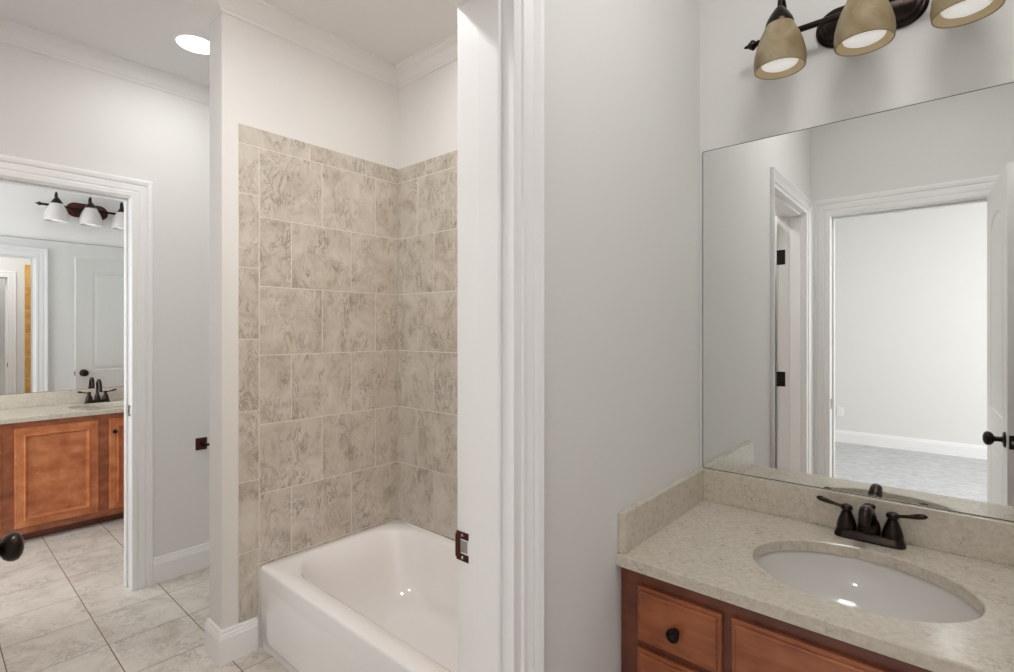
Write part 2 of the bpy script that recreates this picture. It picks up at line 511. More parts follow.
# ------------------------------------------------------------------ door frames
def casing_prof(wd):
    k = wd / 0.08
    return [(0, 0), (0, 0.017), (0.002*k, 0.019), (0.018*k, 0.0195), (0.0205*k, 0.0145), (0.025*k, 0.0145), (0.029*k, 0.0175), (0.048*k, 0.0185),
            (0.051*k, 0.0145), (0.055*k, 0.0150), (0.058*k, 0.020), (0.068*k, 0.0225), (0.0745*k, 0.0225), (0.078*k, 0.020), (0.080*k, 0.014), (0.080*k, 0)]
CAS_STEP = [(0, 0), (0, 0.0012), (0.022, 0.0014), (0.0235, 0.0070), (0.0290, 0.0085), (0.0310, 0.0050), (0.0345, 0.0065), (0.0470, 0.0130), (0.0500, 0.0095),
            (0.0530, 0.0125), (0.0590, 0.0175), (0.0620, 0.0145), (0.0655, 0.0175), (0.0720, 0.0205), (0.0755, 0.0190), (0.0765, 0.0150), (0.0765, 0)]
def casing(mb, axis, face, sgn, a0, a1, hz, wd, wr=None, tk=1.0, wl=None, prof=None):
    """three sided mitred casing on plane axis=face sticking out sgn"""
    wr = wd if wr is None else wr
    wl = wd if wl is None else wl
    rings = [[], [], [], []]
    for (s, t) in (prof or casing_prof(wd)):
        q = face + sgn * t * tk
        sr = s * wr / wd
        sl = s * wl / wd
        for r, (u, z) in zip(rings, ((a0 - sl, 0.0), (a0 - sl, hz + s), (a1 + sr, hz + s), (a1 + sr, 0.0))):
            r.append((q, u, z) if axis == 'x' else (u, q, z))
    mb.loft(rings)
    return mb
def door_frame(name, axis, f0, f1, a0, a1, hz, w0, w1, stop, label, tk0=1.0, wl1=None, prof1=None):
    """f0/f1 the two wall faces (f0 < f1)."""
    root = empty(name); struct(root, label, 'door frame')
    def bx(mb, u0, u1, q0, q1, z0, z1):
        if axis == 'x': mb.box((q0, u0, z0), (q1, u1, z1))
        else: mb.box((u0, q0, z0), (u1, q1, z1))
    m = MB()
    bx(m, a0-JT, a0, f0, f1, 0, hz+JT); bx(m, a1, a1+JT, f0, f1, 0, hz+JT); bx(m, a0, a1, f0, f1, hz, hz+JT)
    m.build('jamb', M_TRIM, root, 0.0015)
    m = MB(); s0, s1 = stop; t = 0.011
    bx(m, a0, a0+t, s0, s1, 0, hz-t); bx(m, a1-t, a1, s0, s1, 0, hz-t); bx(m, a0, a1, s0, s1, hz-t, hz)
    m.build('door_stop', M_TRIM, root, 0.003)
    casing(MB(), axis, f0, -1, a0-0.004*(tk0<1), a1+0.004*(tk0<1), hz+0.004*(tk0<1), w0, tk=tk0).build('casing', M_TRIM, root)
    casing(MB(), axis, f1, 1, a0, a1, hz, w1, wl=wl1, prof=prof1).build('casing', M_TRIM, root)
    return root
fr_mid = door_frame('trim_3', 'x', XB, XW, MID[0], MID[1], MID[2], 0.082, 0.0765, (-0.733, -0.674), 'white door frame with stepped casing between the tub room and the vanity', tk0=0.6, wl1=0.097, prof1=CAS_STEP)
fr_par = door_frame('trim_4', 'x', XP2, XP, PAR[0], PAR[1], PAR[2], CW, CW, (-3.425, -3.385), 'white door frame around the far doorway to the second vanity')
fr_fro = door_frame('trim_5', 'y', YFB, YF, FRO[0], FRO[1], FRO[2], 0.085, 0.10, (-0.20, -0.165), 'white door frame of the bedroom doorway seen in the near mirror')

# strike plates and hinges
def strike(parent, origin, U, N, h=0.064, wdt=0.032, lip=True):
    """plate in plane spanned by U (across) and z, normal N"""
    U = Vector(U); N = Vector(N); O = Vector(origin)
    mt = Matrix((( U.x, N.x, 0, O.x), (U.y, N.y, 0, O.y), (U.z, N.z, 1, O.z), (0, 0, 0, 1)))
    m = MB(); m.xf = mt
    hw = wdt/2; hh = h/2
    # C-shaped plate with a latch opening
    m.box((-hw, 0, -hh), (hw, 0.0018, -0.016)); m.box((-hw, 0, 0.016), (hw, 0.0018, hh))
    m.box((-hw, 0, -0.016), (-hw*0.35, 0.0018, 0.016))
    p = m.build('strike_plate', M_BRONZE_RED, parent, 0.0006)
    m = MB(); m.xf = mt
    m.box((-hw*0.3, 0.0002, -0.0125), (hw*0.8, 0.0009, 0.0125))
    m.build('latch_hole', M_STEEL, p)
    m = MB(); m.xf = mt
    for z in (-0.024, 0.024):
        m.lathe([(0.0035, 0.0018), (0.003, 0.0026)], (0, 0, z), 'y', 12)
    m.build('screw', M_STEEL, p, smooth=True)
    return p
p = strike(fr_mid, (-0.787, MID[1], 0.938), (1, 0, 0), (0, -1, 0), 0.062, 0.036)
m = MB(); m.box((-0.8085, MID[1]-0.002, 0.912), (-0.8035, MID[1]+0.004, 0.962)); m.build('lip', M_BRONZE_RED, p, 0.001)
strike(fr_par, (-3.36, PAR[1], 0.964), (1, 0, 0), (0, -1, 0), 0.058, 0.034)
strike(fr_fro, (FRO[0], -0.125, 0.955), (0, 1, 0), (1, 0, 0), 0.058, 0.03)

def hinge(parent, xc, y, z, sx=1):
    m = MB(); m.box((xc, y, z-0.045), (xc+0.036*sx, y+0.0025, z+0.045))
    h = m.build('hinge', M_BRONZE, parent, 0.001)
    m = MB()
    for k in range(5):
        m.lathe([(0.0055, 0), (0.0055, 0.0165)], (xc-0.006*sx, y+0.003, z-0.045+k*0.018), 'z', 12)
    m.build('hinge_knuckle', M_BRONZE, h, smooth=True)
for z in (0.27, 1.10, 1.845):
    hinge(fr_mid, XB+0.002, MID[0], z)

# ------------------------------------------------------------------ door leaves
def panel_outline(x0, x1, z0, z1, arch, n=16):
    pts = [(x0, z0), (x1, z0), (x1, z1 - arch)]
    if arch > 0:
        for k in range(1, n):
            a = k / n
            x = x1 + (x0 - x1) * a
            # gentle cathedral arch: flat shoulders with raised middle
            pts.append((x, z1 - arch + arch * math.sin(PI * a) ** 0.8))
    pts.append((x0, z1 - arch))
    return pts
def inset(pts, d):
    n = len(pts); out = []
    for i in range(n):
        p0, p1, p2 = Vector(pts[i-1]), Vector(pts[i]), Vector(pts[(i+1) % n])
        d0 = (p1-p0).normalized(); d1 = (p2-p1).normalized()
        n0 = Vector((-d0.y, d0.x)); n1 = Vector((-d1.y, d1.x))
        mt = n0 + n1; mt = mt / max(mt.dot(n0), 0.3)
        out.append((p1.x + mt.x*d, p1.y + mt.y*d))
    return out
def door_leaf(name, loc, rz, width, height, label, knob_sides=(1, -1), arch=0.09, knob_z=0.945):
    """local: hinge edge at x=0, leaf along +x, thickness y 0..0.035 ; struct thing"""
    root = empty(name, loc, rz); struct(root, label, 'door')
    T = 0.035; cy = T/2
    # slab whose two faces carry moulded panels: core thinner in panel zones -> face plates around outlines
    st = 0.115; pz = [(0.20, 0.86, 0.0), (1.01, height-0.128, arch)]
    m = MB()
    m.box((0, 0.004, 0.006), (width, T-0.004, height))
    # stiles and rails on both faces as a skin with panel holes: vertical strips and rails
    for y0, y1 in ((0, 0.0045), (T-0.0045, T)):
        m.box((0, y0, 0.006), (st, y1, height)); m.box((width-st, y0, 0.006), (width, y1, height))
        m.box((st, y0, 0.006), (width-st, y1, pz[0][0])); m.box((st, y0, pz[0][1]), (width-st, y1, pz[1][0]))
        # top rail with arched underside
        out = panel_outline(st, width-st, pz[1][0], pz[1][1], arch)
        top = out[2:]
        for (xa, za), (xb, zb) in zip(top, top[1:]):
            ids = [m.pt(q) for q in ((xa,y0,za),(xb,y0,zb),(xb,y0,height),(xa,y0,height),(xa,y1,za),(xb,y1,zb),(xb,y1,height),(xa,y1,height))]
            for q in ((0,1,2,3),(4,5,6,7),(0,1,5,4),(2,3,7,6)):
                m.face([ids[k] for k in q])
    m.build('leaf', M_DOOR, root)
    for side in (0, 1):
        for (z0, z1, ar) in pz:
            out = panel_outline(st, width-st, z0, z1, ar)
            prof = [(0.0, 0.0), (0.004, 0.0012), (0.010, 0.0005), (0.016, -0.0035), (0.028, -0.0045), (0.040, -0.001), (0.046, 0.0)]
            rings = []
            for s, h in prof:
                y = (T + h) if side else (-h)
                rings.append([(x, y, z) for x, z in inset(out, s)])
            MB().loft(rings, cap0=False, cap1=True).build('panel', M_DOOR, root)
    kx = width - 0.06
    for s in knob_sides:
        yf = T if s > 0 else 0
        m = MB()
        m.lathe([(0.033, 0), (0.033, 0.003*s), (0.030, 0.006*s), (0.014, 0.009*s), (0.0105, 0.013*s), (0.0105, 0.030*s), (0.014, 0.034*s),
                 (0.022, 0.038*s), (0.0275, 0.045*s), (0.0295, 0.053*s), (0.0275, 0.060*s), (0.020, 0.066*s), (0.010, 0.069*s), (0.002, 0.0695*s)],
                (kx, yf, knob_z), 'y', 28)
        m.build('door_knob', M_BRONZE, root, smooth=True)
    m = MB(); m.box((width-0.0005, cy-0.0125, knob_z-0.028), (width+0.0015, cy+0.0125, knob_z+0.028))
    m.build('latch_plate', M_BRONZE, root, 0.0004)
    m = MB(); m.box((width, cy-0.006, knob_z-0.007), (width+0.010, cy+0.006, knob_z+0.007))
    m.build('latch', M_STEEL, root, 0.002)
    return root
# tub room door: hinge at (XB, 0.02), swung open towards -x, lying along y 0.02..0.055
d1 = door_leaf('door_1', (XB-0.016, 0.060, 0), PI-0.03, 0.715, 2.075, 'white panel door swung open into the tub room, only its dark round knob in view at far left', knob_z=0.952)
# bedroom door: hinge at front wall, open into the vanity room along +y at x 0.15..0.185
d2 = door_leaf('door_2', (0.178, YF+0.012, 0), PI/2-0.048, 0.685, 2.08, 'white arch-panelled bedroom door standing open, seen at the right of the near mirror', arch=0.06, knob_z=0.945)
# far room door, open along y at x -4.16..-4.125
d3 = door_leaf('door_3', (-4.16, 1.735, 0), -PI/2, 0.775, 2.075, 'white panelled door standing open, seen at the right of the far mirror', arch=0.0, knob_z=1.0)

# ------------------------------------------------------------------ tub surround tile
TT = 0.008
rowz = [2.206, 1.900, 1.594, 1.288, 0.981, 0.675, 0.368]
def surround(name, kind):
    rs = []
    if kind == 'end':
        y0, y1 = 0.905, YB - TT
        # edge column
        zz = [0.145, 0.436, 0.742, 1.047, 1.36, 1.672, 1.99, 2.206]
        for a, b in zip(zz, zz[1:]): rs.append((y0, 0.993, a, b))
        for a, b in ((y0, 1.23), (1.23, 1.537), (1.537, y1)): rs.append((a, b, 2.206, 2.288))
        A = [0.993, 1.293, 1.597, y1]; B = [0.993, 1.139, 1.452, y1]
        for k in range(6):
            J = A if k % 2 == 0 else B
            for a, b in zip(J, J[1:]): rs.append((a, b, rowz[k+1], rowz[k]))
        for a, b in zip(A, A[1:]): rs.append((a, b, 0.34, 0.368))
        f = lambda u, v, h: (XWING + TT*0.55 + h, u, v)
        gb = [((XWING+0.0002, y0+0.001, 0.145), (XWING+TT-0.0012, y1, 2.287))]
    elif kind == 'back':
        x0, x1 = XWING + TT, XB - TT
        def joints(first):
            J = [x0]; x = first
            while x < x1 - 0.02: J.append(x); x += 0.307
            return J + [x1]
        A, B, Cc = joints(-2.137), joints(-2.006), joints(-2.07)
        for a, b in zip(Cc, Cc[1:]): rs.append((a, b, 2.206, 2.288))
        for k in range(6):
            J = A if k % 2 == 0 else B
            for a, b in zip(J, J[1:]): rs.append((a, b, rowz[k+1], rowz[k]))
        for a, b in zip(A, A[1:]): rs.append((a, b, 0.34, 0.368))
        f = lambda u, v, h: (u, YB - TT*0.55 - h, v)
        gb = [((x0, YB-TT+0.0012, 0.34), (x1, YB-0.0002, 2.287))]
    else:
        y0, y1 = 0.93, YB - TT
        zz = [0.145, 0.436, 0.742, 1.047, 1.36, 1.672, 1.99, 2.288]
        for a, b in zip(zz, zz[1:]): rs.append((y0, 0.993, a, b))
        A = [0.993, 1.293, 1.597, y1]
        rz_ = [2.288] + rowz[1:]
        for k in range(6):
            for a, b in zip(A, A[1:]): rs.append((a, b, rowz[k+1], rz_[k]))
        f = lambda u, v, h: (XB - TT*0.55 - h, u, v)
        gb = [((XB-TT+0.0012, y0+0.001, 0.145), (XB-0.0002, y1, 2.287))]
    mat = M_TILE_WARM_LIT if kind == 'valve' else M_TILE
    return tile_field(rs, f, TT*0.45, 0.0036, name, [mat, M_GROUT], grout_box=gb, bev=0.0007)
struct(surround('wall_tile_left', 'end'), 'beige stone-look tile surround on the wing wall at the left end of the tub', 'wall tile')
struct(surround('wall_tile_back', 'back'), 'beige stone-look tile surround along the back of the tub', 'wall tile')
struct(surround('wall_tile_right', 'valve'), 'stone tile strip with warm light in its colour, seen only in the far mirror', 'wall tile')

# ------------------------------------------------------------------ bathtub
def bathtub():
    x0, x1, y0, y1 = XWING+TT+0.001, XB-TT-0.001, 0.992, YB-TT-0.001
    tub = empty('bathtub', ((x0+x1)/2, y0, 0), label='white alcove bathtub with rounded basin set against the beige tiled walls', cat='bathtub')
    ox, oy = (x0+x1)/2, y0
    def R(a, b, c, d, r, z): return [(p[0]-ox, p[1]-oy, p[2]) for p in rrect(a, b, c, d, r, z, 10)]
    zr = 0.362
    bx0, bx1, by0, by1 = x0+0.060, x1-0.075, y0+0.082, y1-0.045
    m = MB()
    rings = [R(x0, x1, y0+0.012, y1, 0.012, 0.0), R(x0, x1, y0+0.012, y1, 0.012, 0.035), R(x0, x1, y0+0.004, y1, 0.012, 0.05),
             R(x0, x1, y0, y1, 0.012, zr-0.016), R(x0+0.002, x1-0.002, y0+0.002, y1-0.002, 0.014, zr-0.006), R(x0+0.008, x1-0.008, y0+0.008, y1-0.004, 0.018, zr),
             R(bx0-0.012, bx1+0.012, by0-0.012, by1+0.012, 0.215, zr-0.002), R(bx0-0.003, bx1+0.003, by0-0.003, by1+0.003, 0.207, zr-0.006),
             R(bx0+0.006, bx1-0.005, by0+0.005, by1-0.005, 0.20, zr-0.018)]
    deep = [(0.03, 0.012, 0.012, 0.05), (0.06, 0.02, 0.02, 0.11), (0.10, 0.03, 0.03, 0.18), (0.15, 0.042, 0.045, 0.245), (0.205, 0.06, 0.065, 0.285), (0.28, 0.09, 0.10, 0.302), (0.40, 0.16, 0.16, 0.308)]
    for dl, dr, dy, dz in deep:
        rings.append(R(bx0+dl, bx1-dr, by0+dy, by1-dy, 0.195 - dl*0.12, zr-dz))
    m.loft(rings, cap0=True, cap1=True)
    body = m.build('tub_shell', M_PORC, tub, smooth=True)
    body.modifiers['split'].split_angle = math.radians(60)
    m = MB(); m.lathe([(0.034, 0), (0.034, 0.003), (0.028, 0.0045), (0.018, 0.003), (0.002, 0.003)], (bx1-0.32-ox, (by0+by1)/2-oy, zr-0.3085), 'z', 28)
    m.build('drain', M_BRONZE, tub, smooth=True)
    # caulk-thin apron skirt line
    m = MB(); rings = []
    for s_, t_ in ((0, 0.0), (0.010, -0.0006), (0.022, -0.0014), (0.034, -0.0017)):
        rings.append([(p[0], t_, p[1]) for p in [(q[0], q[1]) for q in rrect(x0-ox+0.075+s_, x1-ox-0.075-s_, 0.052+s_, 0.285-s_, 0.035, 0, 8)]])
    m.loft(rings, True, True); m.build('apron_panel', M_PORC, tub, smooth=True)
    return tub
bathtub()

# ------------------------------------------------------------------ recessed lights (only the wing wall one is in view, others added)
def recessed(x, y, label, power, r=0.093):
    root = empty('recessed_light', (x, y, Z_CEIL), label=label, cat='ceiling light')
    root['group'] = 'recessed ceiling lights'
    m = MB(); n = 48
    m.lathe([(r+0.018, 0.0), (r+0.018, -0.003), (r+0.012, -0.006), (r, -0.005), (r, 0.0)], (0,0,0), 'z', n, False, False)
    m.build('trim_ring', M_TRIM, root, smooth=True)
    m = MB(); m.lathe([(r, 0.0), (r, -0.003), (r*0.6, -0.0042), (0.002, -0.0045)], (0,0,0), 'z', n)
    m.build('lens', M_LENS, root, smooth=True)
    area('recessed_lamp', (x, y, Z_CEIL-0.012), (0, 0, 0), 2*r*0.92, 0.17, power, (1.0, 0.992, 0.988), 'DISK')
    return root
recessed(-2.83, 0.913, 'round lit recessed ceiling light beside the wing wall', P_TUB, 0.085)
r_ = recessed(0.03, 0.88, 'unseen wide round fill light added over the near vanity', P_VAN, 0.27)  # soft fill added out of view for the vanity walls
r_ = recessed(-4.1, 0.5, 'unseen round fill light added in the far vanity room', P_R2C)  # out-of-view fill added to brighten the far room
recessed(-1.45, 0.30, 'unseen round fill light added over the tub room floor', 13.5)  # unseen lamp added to lift the tub room floor and jamb
recessed(-1.50, 1.28, 'unseen round fill light added over the bathtub', 3.6)  # added above the frame to brighten the tub alcove
recessed(0.0, -2.0, 'unseen round fill light added in the bedroom ceiling behind the viewer', P_BEDC)  # unseen lamp added to raise the bedroom brightness

# ------------------------------------------------------------------ cabinets
def nested(mb, x0, x1, z0, z1, yface, prof):
    """raised front: prof (inset, projection towards -y)"""
    rings = []
    for s, t in prof:
        y = yface - t
        rings.append([(x0+s, y, z0+s), (x1-s, y, z0+s), (x1-s, y, z1-s), (x0+s, y, z1-s)])
    mb.loft(rings, cap0=True, cap1=True)
    return mb
PROF_SLAB = [(0, 0.0), (0, 0.0115), (0.0025, 0.0135), (0.009, 0.0135), (0.0095, 0.0180), (0.0125, 0.020)]
PROF_PANEL = [(0, 0.0), (0, 0.015), (0.004, 0.019), (0.044, 0.019), (0.048, 0.0245), (0.054, 0.0250), (0.063, 0.011), (0.068, 0.0065), (0.074, 0.0065)]
def cabinet_knob(parent, x, z, yf, r=0.0155):
    m = MB()
    m.lathe([(0.009, 0), (0.009, -0.002), (0.0055, -0.004), (0.005, -0.012), (0.009, -0.016), (r, -0.020), (r, -0.0235), (r*0.93, -0.026),
             (r*0.72, -0.0262), (r*0.66, -0.0248), (r*0.5, -0.0248), (r*0.42, -0.0275), (r*0.1, -0.029)], (x, yf, z), 'y', 26)
    return m.build('knob', M_BRONZE, parent, smooth=True)

def vanity(loc, rz, width, h, label, fronts, wmat, dmat, fmat, stiles, rails, kick=0.06, depth=0.60):
    """local x 0..width, y 0 = face plane, +y to the wall"""
    root = empty('vanity_cabinet', loc, rz, label=label, cat='vanity cabinet')
    m = MB()
    m.box((0.016, 0.02, kick), (width-0.016, depth-0.008, kick+0.018))
    m.box((0.016, depth-0.008, kick), (width-0.016, depth-0.001, h-0.002))
    m.box((0.016, 0.02, h-0.07), (width-0.016, 0.034, h-0.002))
    m.box((0.016, 0.0195, kick+0.018), (width-0.016, 0.0225, h-0.19))
    m.box((0.0, 0.019, kick), (0.016, depth-0.001, h)); m.box((width-0.016, 0.019, kick), (width, depth-0.001, h))
    m.build('carcass', M_GAP if False else fmat, root)
    m = MB()
    for a, b in stiles: m.box((a, 0, kick), (b, 0.019, h))
    for a, b, z0, z1 in rails: m.box((a, 0.0004, z0), (b, 0.019, z1))
    m.build('face_frame', fmat, root, 0.0008)
    m = MB(); m.box((0.0, 0.060, 0.0), (width, 0.066, kick)); m.build('toe_kick', M_WOODD, root)
    for kind, x0, x1, z0, z1, kn in fronts:
        m = nested(MB(), x0, x1, z0, z1, 0.0, PROF_SLAB if kind != 'door' else PROF_PANEL)
        nm = {'door': 'door', 'drawer': 'drawer', 'false': 'false_front'}[kind]
        o = m.build(nm, dmat if kind != 'door' else wmat, root)
        if kn: cabinet_knob(o, kn[0], kn[1], -0.019)
    return root

VX0 = XW            # near vanity left
VY = 1.188          # face plane
HN = 0.800
def lx(x): return x - VX0
# near: drawer stack | sink base | drawer stack
wN = XR - XW - 0.004
dl0, dl1 = lx(-0.590), lx(-0.387); s0, s1 = lx(-0.366), lx(0.034); dr0, dr1 = lx(0.055), lx(0.258)
fr = []
for (a, b) in ((dl0, dl1), (dr0, dr1)):
    for (z0, z1) in ((0.631, 0.765), (0.440, 0.612), (0.245, 0.421), (0.085, 0.226)):
        fr.append(('drawer', a, b, z0, z1, ((a+b)/2, (z0+z1)/2-0.007)))
fr.append(('false', s0, s1, 0.631, 0.766, None))
sm = (s0+s1)/2
fr.append(('door', s0, sm-0.002, 0.085, 0.612, (sm-0.03, 0.58))); fr.append(('door', sm+0.002, s1, 0.085, 0.612, (sm+0.03, 0.58)))
st = [(0.022, dl0+0.008), (dl1-0.008, s0+0.008), (s1-0.008, dr0+0.008), (dr1-0.008, wN)]
rl = [(dl0, dr1, 0.755, HN), (dl0, dr1, 0.600, 0.642), (dl0, dl1, 0.41, 0.46), (dr0, dr1, 0.41, 0.46), (dl0, dl1, 0.2, 0.25), (dr0, dr1, 0.2, 0.25), (dl0, dr1, 0.06, 0.1)]
van = vanity((VX0+0.002, VY, 0), 0, wN, HN, 'reddish brown stained wood vanity cabinet with drawers, in the right foreground under the oval sink', fr, M_WOOD, M_WOODH, M_WOODD, st, rl, depth=YB-VY)
m = MB(); m.box((0.0005, 0.006, 0.06), (0.021, 0.019, HN)); m.build('filler_strip', M_WOODD, van, 0.001)

# far vanity : rotated 90 deg, local x -> world y, local y -> world -x
FXF = -4.60; FY0 = -0.14
def ly(y): return y - FY0
wF = YB - FY0 - 0.002
fr = []; stf = []
doors = [(-0.077, 0.357), (0.42, 0.854), (0.917, 1.351), (1.414, 1.70)]
for k, (a, b) in enumerate(doors):
    a, b = ly(a), ly(b)
    kx = b - 0.028 if k in (0,) else a + 0.028
    if k == 1: kn = None
    else: kn = (kx, 0.667 if k else 0.60)
    fr.append(('door', a, b, 0.105, 0.757, kn))
edges = [0.0] + [v for ab in doors for v in (ly(ab[0])+0.012, ly(ab[1])-0.012)] + [wF]
for a, b in zip(edges[0::2], edges[1::2]): stf.append((a, b))
rlf = [(0, wF, 0.745, 0.798), (0, wF, 0.06, 0.118)]
vanf = vanity((FXF, FY0, 0), PI/2, wF, 0.798, 'amber brown panelled vanity cabinet seen through the far doorway', fr, M_WOODF, M_WOODF, M_WOODFD, stf, rlf, depth=FXF - XFAR)

# ------------------------------------------------------------------ countertops with oval cut-out
def countertop(name, loc, rz, x0, x1, y0, y1, zt, th, sc, sa, sb, label, splash_left=True, splash_back=0.104, splash_right=False):
    """local frame of the vanity; top at zt"""
    root = empty(name, loc, rz, label=label, cat='countertop')
    cx, cy = sc; N = 96
    angs = [2*PI*k/N for k in range(N)]
    for qx, qy in ((x0,y0),(x1,y0),(x1,y1),(x0,y1)):
        t = math.atan2(qy-cy, qx-cx) % (2*PI)
        k = min(range(N), key=lambda i: abs(angs[i]-t)); angs[k] = t
    def outer(a, ins, z):
        dx, dy = math.cos(a), math.sin(a); best = 1e9
        X0, X1, Y0, Y1 = x0+ins, x1-ins, y0+ins, y1-ins
        if dx > 1e-9: best = min(best, (X1-cx)/dx)
        if dx < -1e-9: best = min(best, (X0-cx)/dx)
        if dy > 1e-9: best = min(best, (Y1-cy)/dy)
        if dy < -1e-9: best = min(best, (Y0-cy)/dy)
        return (cx+dx*best, cy+dy*best, z)
    def ell(a, d, z):
        # ellipse point in direction a
        A, B = sa+d, sb+d
        r = 1/math.sqrt((math.cos(a)/A)**2 + (math.sin(a)/B)**2)
        return (cx+math.cos(a)*r, cy+math.sin(a)*r, z)
    zb = zt - th; e = 0.003
    rings = [[ell(a, 0, zb) for a in angs], [outer(a, 0, zb) for a in angs], [outer(a, 0, zt-e) for a in angs], [outer(a, e, zt) for a in angs],
             [ell(a, e, zt) for a in angs], [ell(a, 0, zt-e) for a in angs], [ell(a, 0, zb) for a in angs]]
    MB().loft(rings, False, False).build('counter_slab', M_QUARTZ, root)
    t = 0.020
    m = MB(); m.box((x0, y1-t, zt), (x1, y1, zt+splash_back)); m.build('backsplash', M_QUARTZ, root, 0.0015)
    if splash_left:
        m = MB(); m.box((x0, y0+0.012, zt), (x0+t, y1-t-0.0005, zt+splash_back)); m.build('side_splash', M_QUARTZ, root, 0.0015)
    if splash_right:
        m = MB(); m.box((x1-t, y0+0.058, zt), (x1, y1-t-0.0005, zt+splash_back)); m.build('side_splash', M_QUARTZ, root, 0.0015)
    return root
ZN = 0.830
SCX = -0.166
countertop('countertop', (VX0, VY, 0), 0, 0.001, XR-XW-0.001, -0.020, YB-VY-0.001, ZN, 0.029, (lx(SCX), 1.437-VY), 0.219, 0.178,
           'cream speckled quartz countertop with raised splashes around the near oval sink', True, 0.103)
ZF = 0.832
FSY = 0.935
countertop('countertop', (FXF, FY0, 0), PI/2, 0.0, wF, -0.03, FXF-XFAR-0.001, ZF, 0.033, (ly(FSY), 0.26), 0.205, 0.16,
           'long pale quartz countertop seen through the far doorway', False, 0.103)

def sink(loc, rz, a, b, depth, label):
    root = empty('sink', loc, rz, label=label, cat='sink')
    N = 64
    def el(fa, z, d=0): return [((a*fa+d)*math.cos(2*PI*k/N), (b*fa+d)*math.sin(2*PI*k/N), z) for k in range(N)]
    rings = [el(1, 0, 0.018), el(1, -0.008, 0.018), el(1, -0.012, 0.010), el(0.93, -depth*0.55, 0.010), el(0.62, -depth*0.95, 0.01), el(0.1, -depth-0.012)]
    inn = [el(1, 0, 0.004), el(1, -0.004, 0.001)]
    for k in range(1, 14):
        t = k / 14 * PI/2
        inn.append(el(max(0.10, math.cos(t)**0.55), -0.004 - (depth-0.004)*math.sin(t)**1.25))
    inn.append(el(0.09, -depth-0.002))
    m = MB(); m.loft(rings[::-1] + inn, True, True)
    m.build('basin', M_SINK, root, smooth=True)
    m = MB(); m.lathe([(0.026, 0), (0.026, 0.003), (0.020, 0.005), (0.008, 0.004), (0.001, 0.004)], (0, 0, -depth-0.001), 'z', 24)
    m.build('drain', M_BRONZE, root, smooth=True)
    m = MB(); m.lathe([(0.008, 0), (0.009, 0.002), (0.005, 0.003), (0.001, 0.003)], (0, -b*0.86, -depth*0.42), 'z', 16)
    m.xf = None
    m.build('overflow', M_BRONZE, root, smooth=True)
    return root
sink((SCX, 1.437, ZN-0.0295), 0, 0.222, 0.181, 0.135, 'white oval undermount sink in the near quartz countertop')
sink((FXF-0.26, FSY, ZF-0.0335), PI/2, 0.207, 0.162, 0.13, 'white oval undermount sink of the far vanity, its rim just visible')

# ------------------------------------------------------------------ faucets
def faucet(loc, rz, label, gooseneck):
    """local: +y to the wall, spout towards -y, base on z=0"""
    root = empty('faucet', loc, rz, label=label, cat='faucet')
    m = MB()
    def ob(hx, hy, z):
        return rrect(-hx, hx, -hy, hy, hy*0.8, z, 8)
    m.loft([ob(0.080, 0.028, 0), ob(0.080, 0.028, 0.006), ob(0.078, 0.026, 0.009), ob(0.075, 0.0235, 0.018), ob(0.072, 0.021, 0.022)])
    m.build('base_plate', M_BRONZE, root, smooth=True)
    for s in (-1, 1):
        m = MB()
        m.lathe([(0.0235, 0.020), (0.0240, 0.026), (0.0225, 0.034), (0.0185, 0.048), (0.0130, 0.062), (0.0105, 0.068), (0.0105, 0.071), (0.0145, 0.073),
                 (0.0150, 0.078), (0.0120, 0.084), (0.005, 0.087), (0.001, 0.0875)], (s*0.051, 0, 0), 'z', 28)
        h = m.build('handle', M_BRONZE, root, smooth=True)
        m = MB()
        m.tube([(s*0.053, 0, 0.078), (s*0.068, -0.001, 0.080), (s*0.085, -0.002, 0.083), (s*0.100, -0.003, 0.087), (s*0.112, -0.004, 0.090), (s*0.120, -0.004, 0.091), (s*0.124, -0.004, 0.0915)],
               [0.006, 0.0052, 0.0062, 0.0085, 0.0092, 0.0065, 0.001], 16, 0.8)
        m.build('lever', M_BRONZE, h, smooth=True)
    if gooseneck:
        m = MB()
        m.lathe([(0.020, 0.02), (0.0205, 0.028), (0.017, 0.05), (0.0125, 0.065), (0.011, 0.072)], (0, 0, 0), 'z', 24)
        pts = [(0, 0, 0.06), (0, 0, 0.11)]
        for k in range(1, 13):
            a = PI * k / 12 * 0.93
            pts.append((0, -0.050 + 0.050*math.cos(a), 0.125 + 0.052*math.sin(a)))
        pts.append((0, -0.103, 0.105)); pts.append((0, -0.104, 0.088))
        rr = [0.0105]*len(pts); rr[-3] = 0.0105; rr[-2] = 0.013; rr[-1] = 0.0155
        m.tube(pts, rr, 18)
        m.build('spout', M_BRONZE, root, smooth=True)
    else:
        m = MB()
        m.lathe([(0.0235, 0.02), (0.0255, 0.028), (0.026, 0.038), (0.023, 0.050), (0.0165, 0.064), (0.011, 0.072), (0.0095, 0.078)], (0, 0, 0), 'z', 28)
        # forward nose
        m.tube([(0, 0.004, 0.036), (0, -0.010, 0.056), (0, -0.028, 0.076), (0, -0.050, 0.092), (0, -0.070, 0.099), (0, -0.086, 0.098), (0, -0.098, 0.089), (0, -0.104, 0.076), (0, -0.106, 0.070)],
               [0.019, 0.020, 0.0185, 0.0165, 0.015, 0.0145, 0.014, 0.0135, 0.0130], 20, 0.9)
        m.build('spout', M_BRONZE, root, smooth=True)
        m = MB(); m.lathe([(0.0055, 0.070), (0.0055, 0.082), (0.011, 0.084), (0.0145, 0.088), (0.0148, 0.092), (0.011, 0.096), (0.004, 0.098), (0.001, 0.098)], (0, 0.004, 0), 'z', 22)
        m.build('lift_knob', M_BRONZE, root, smooth=True)
    return root
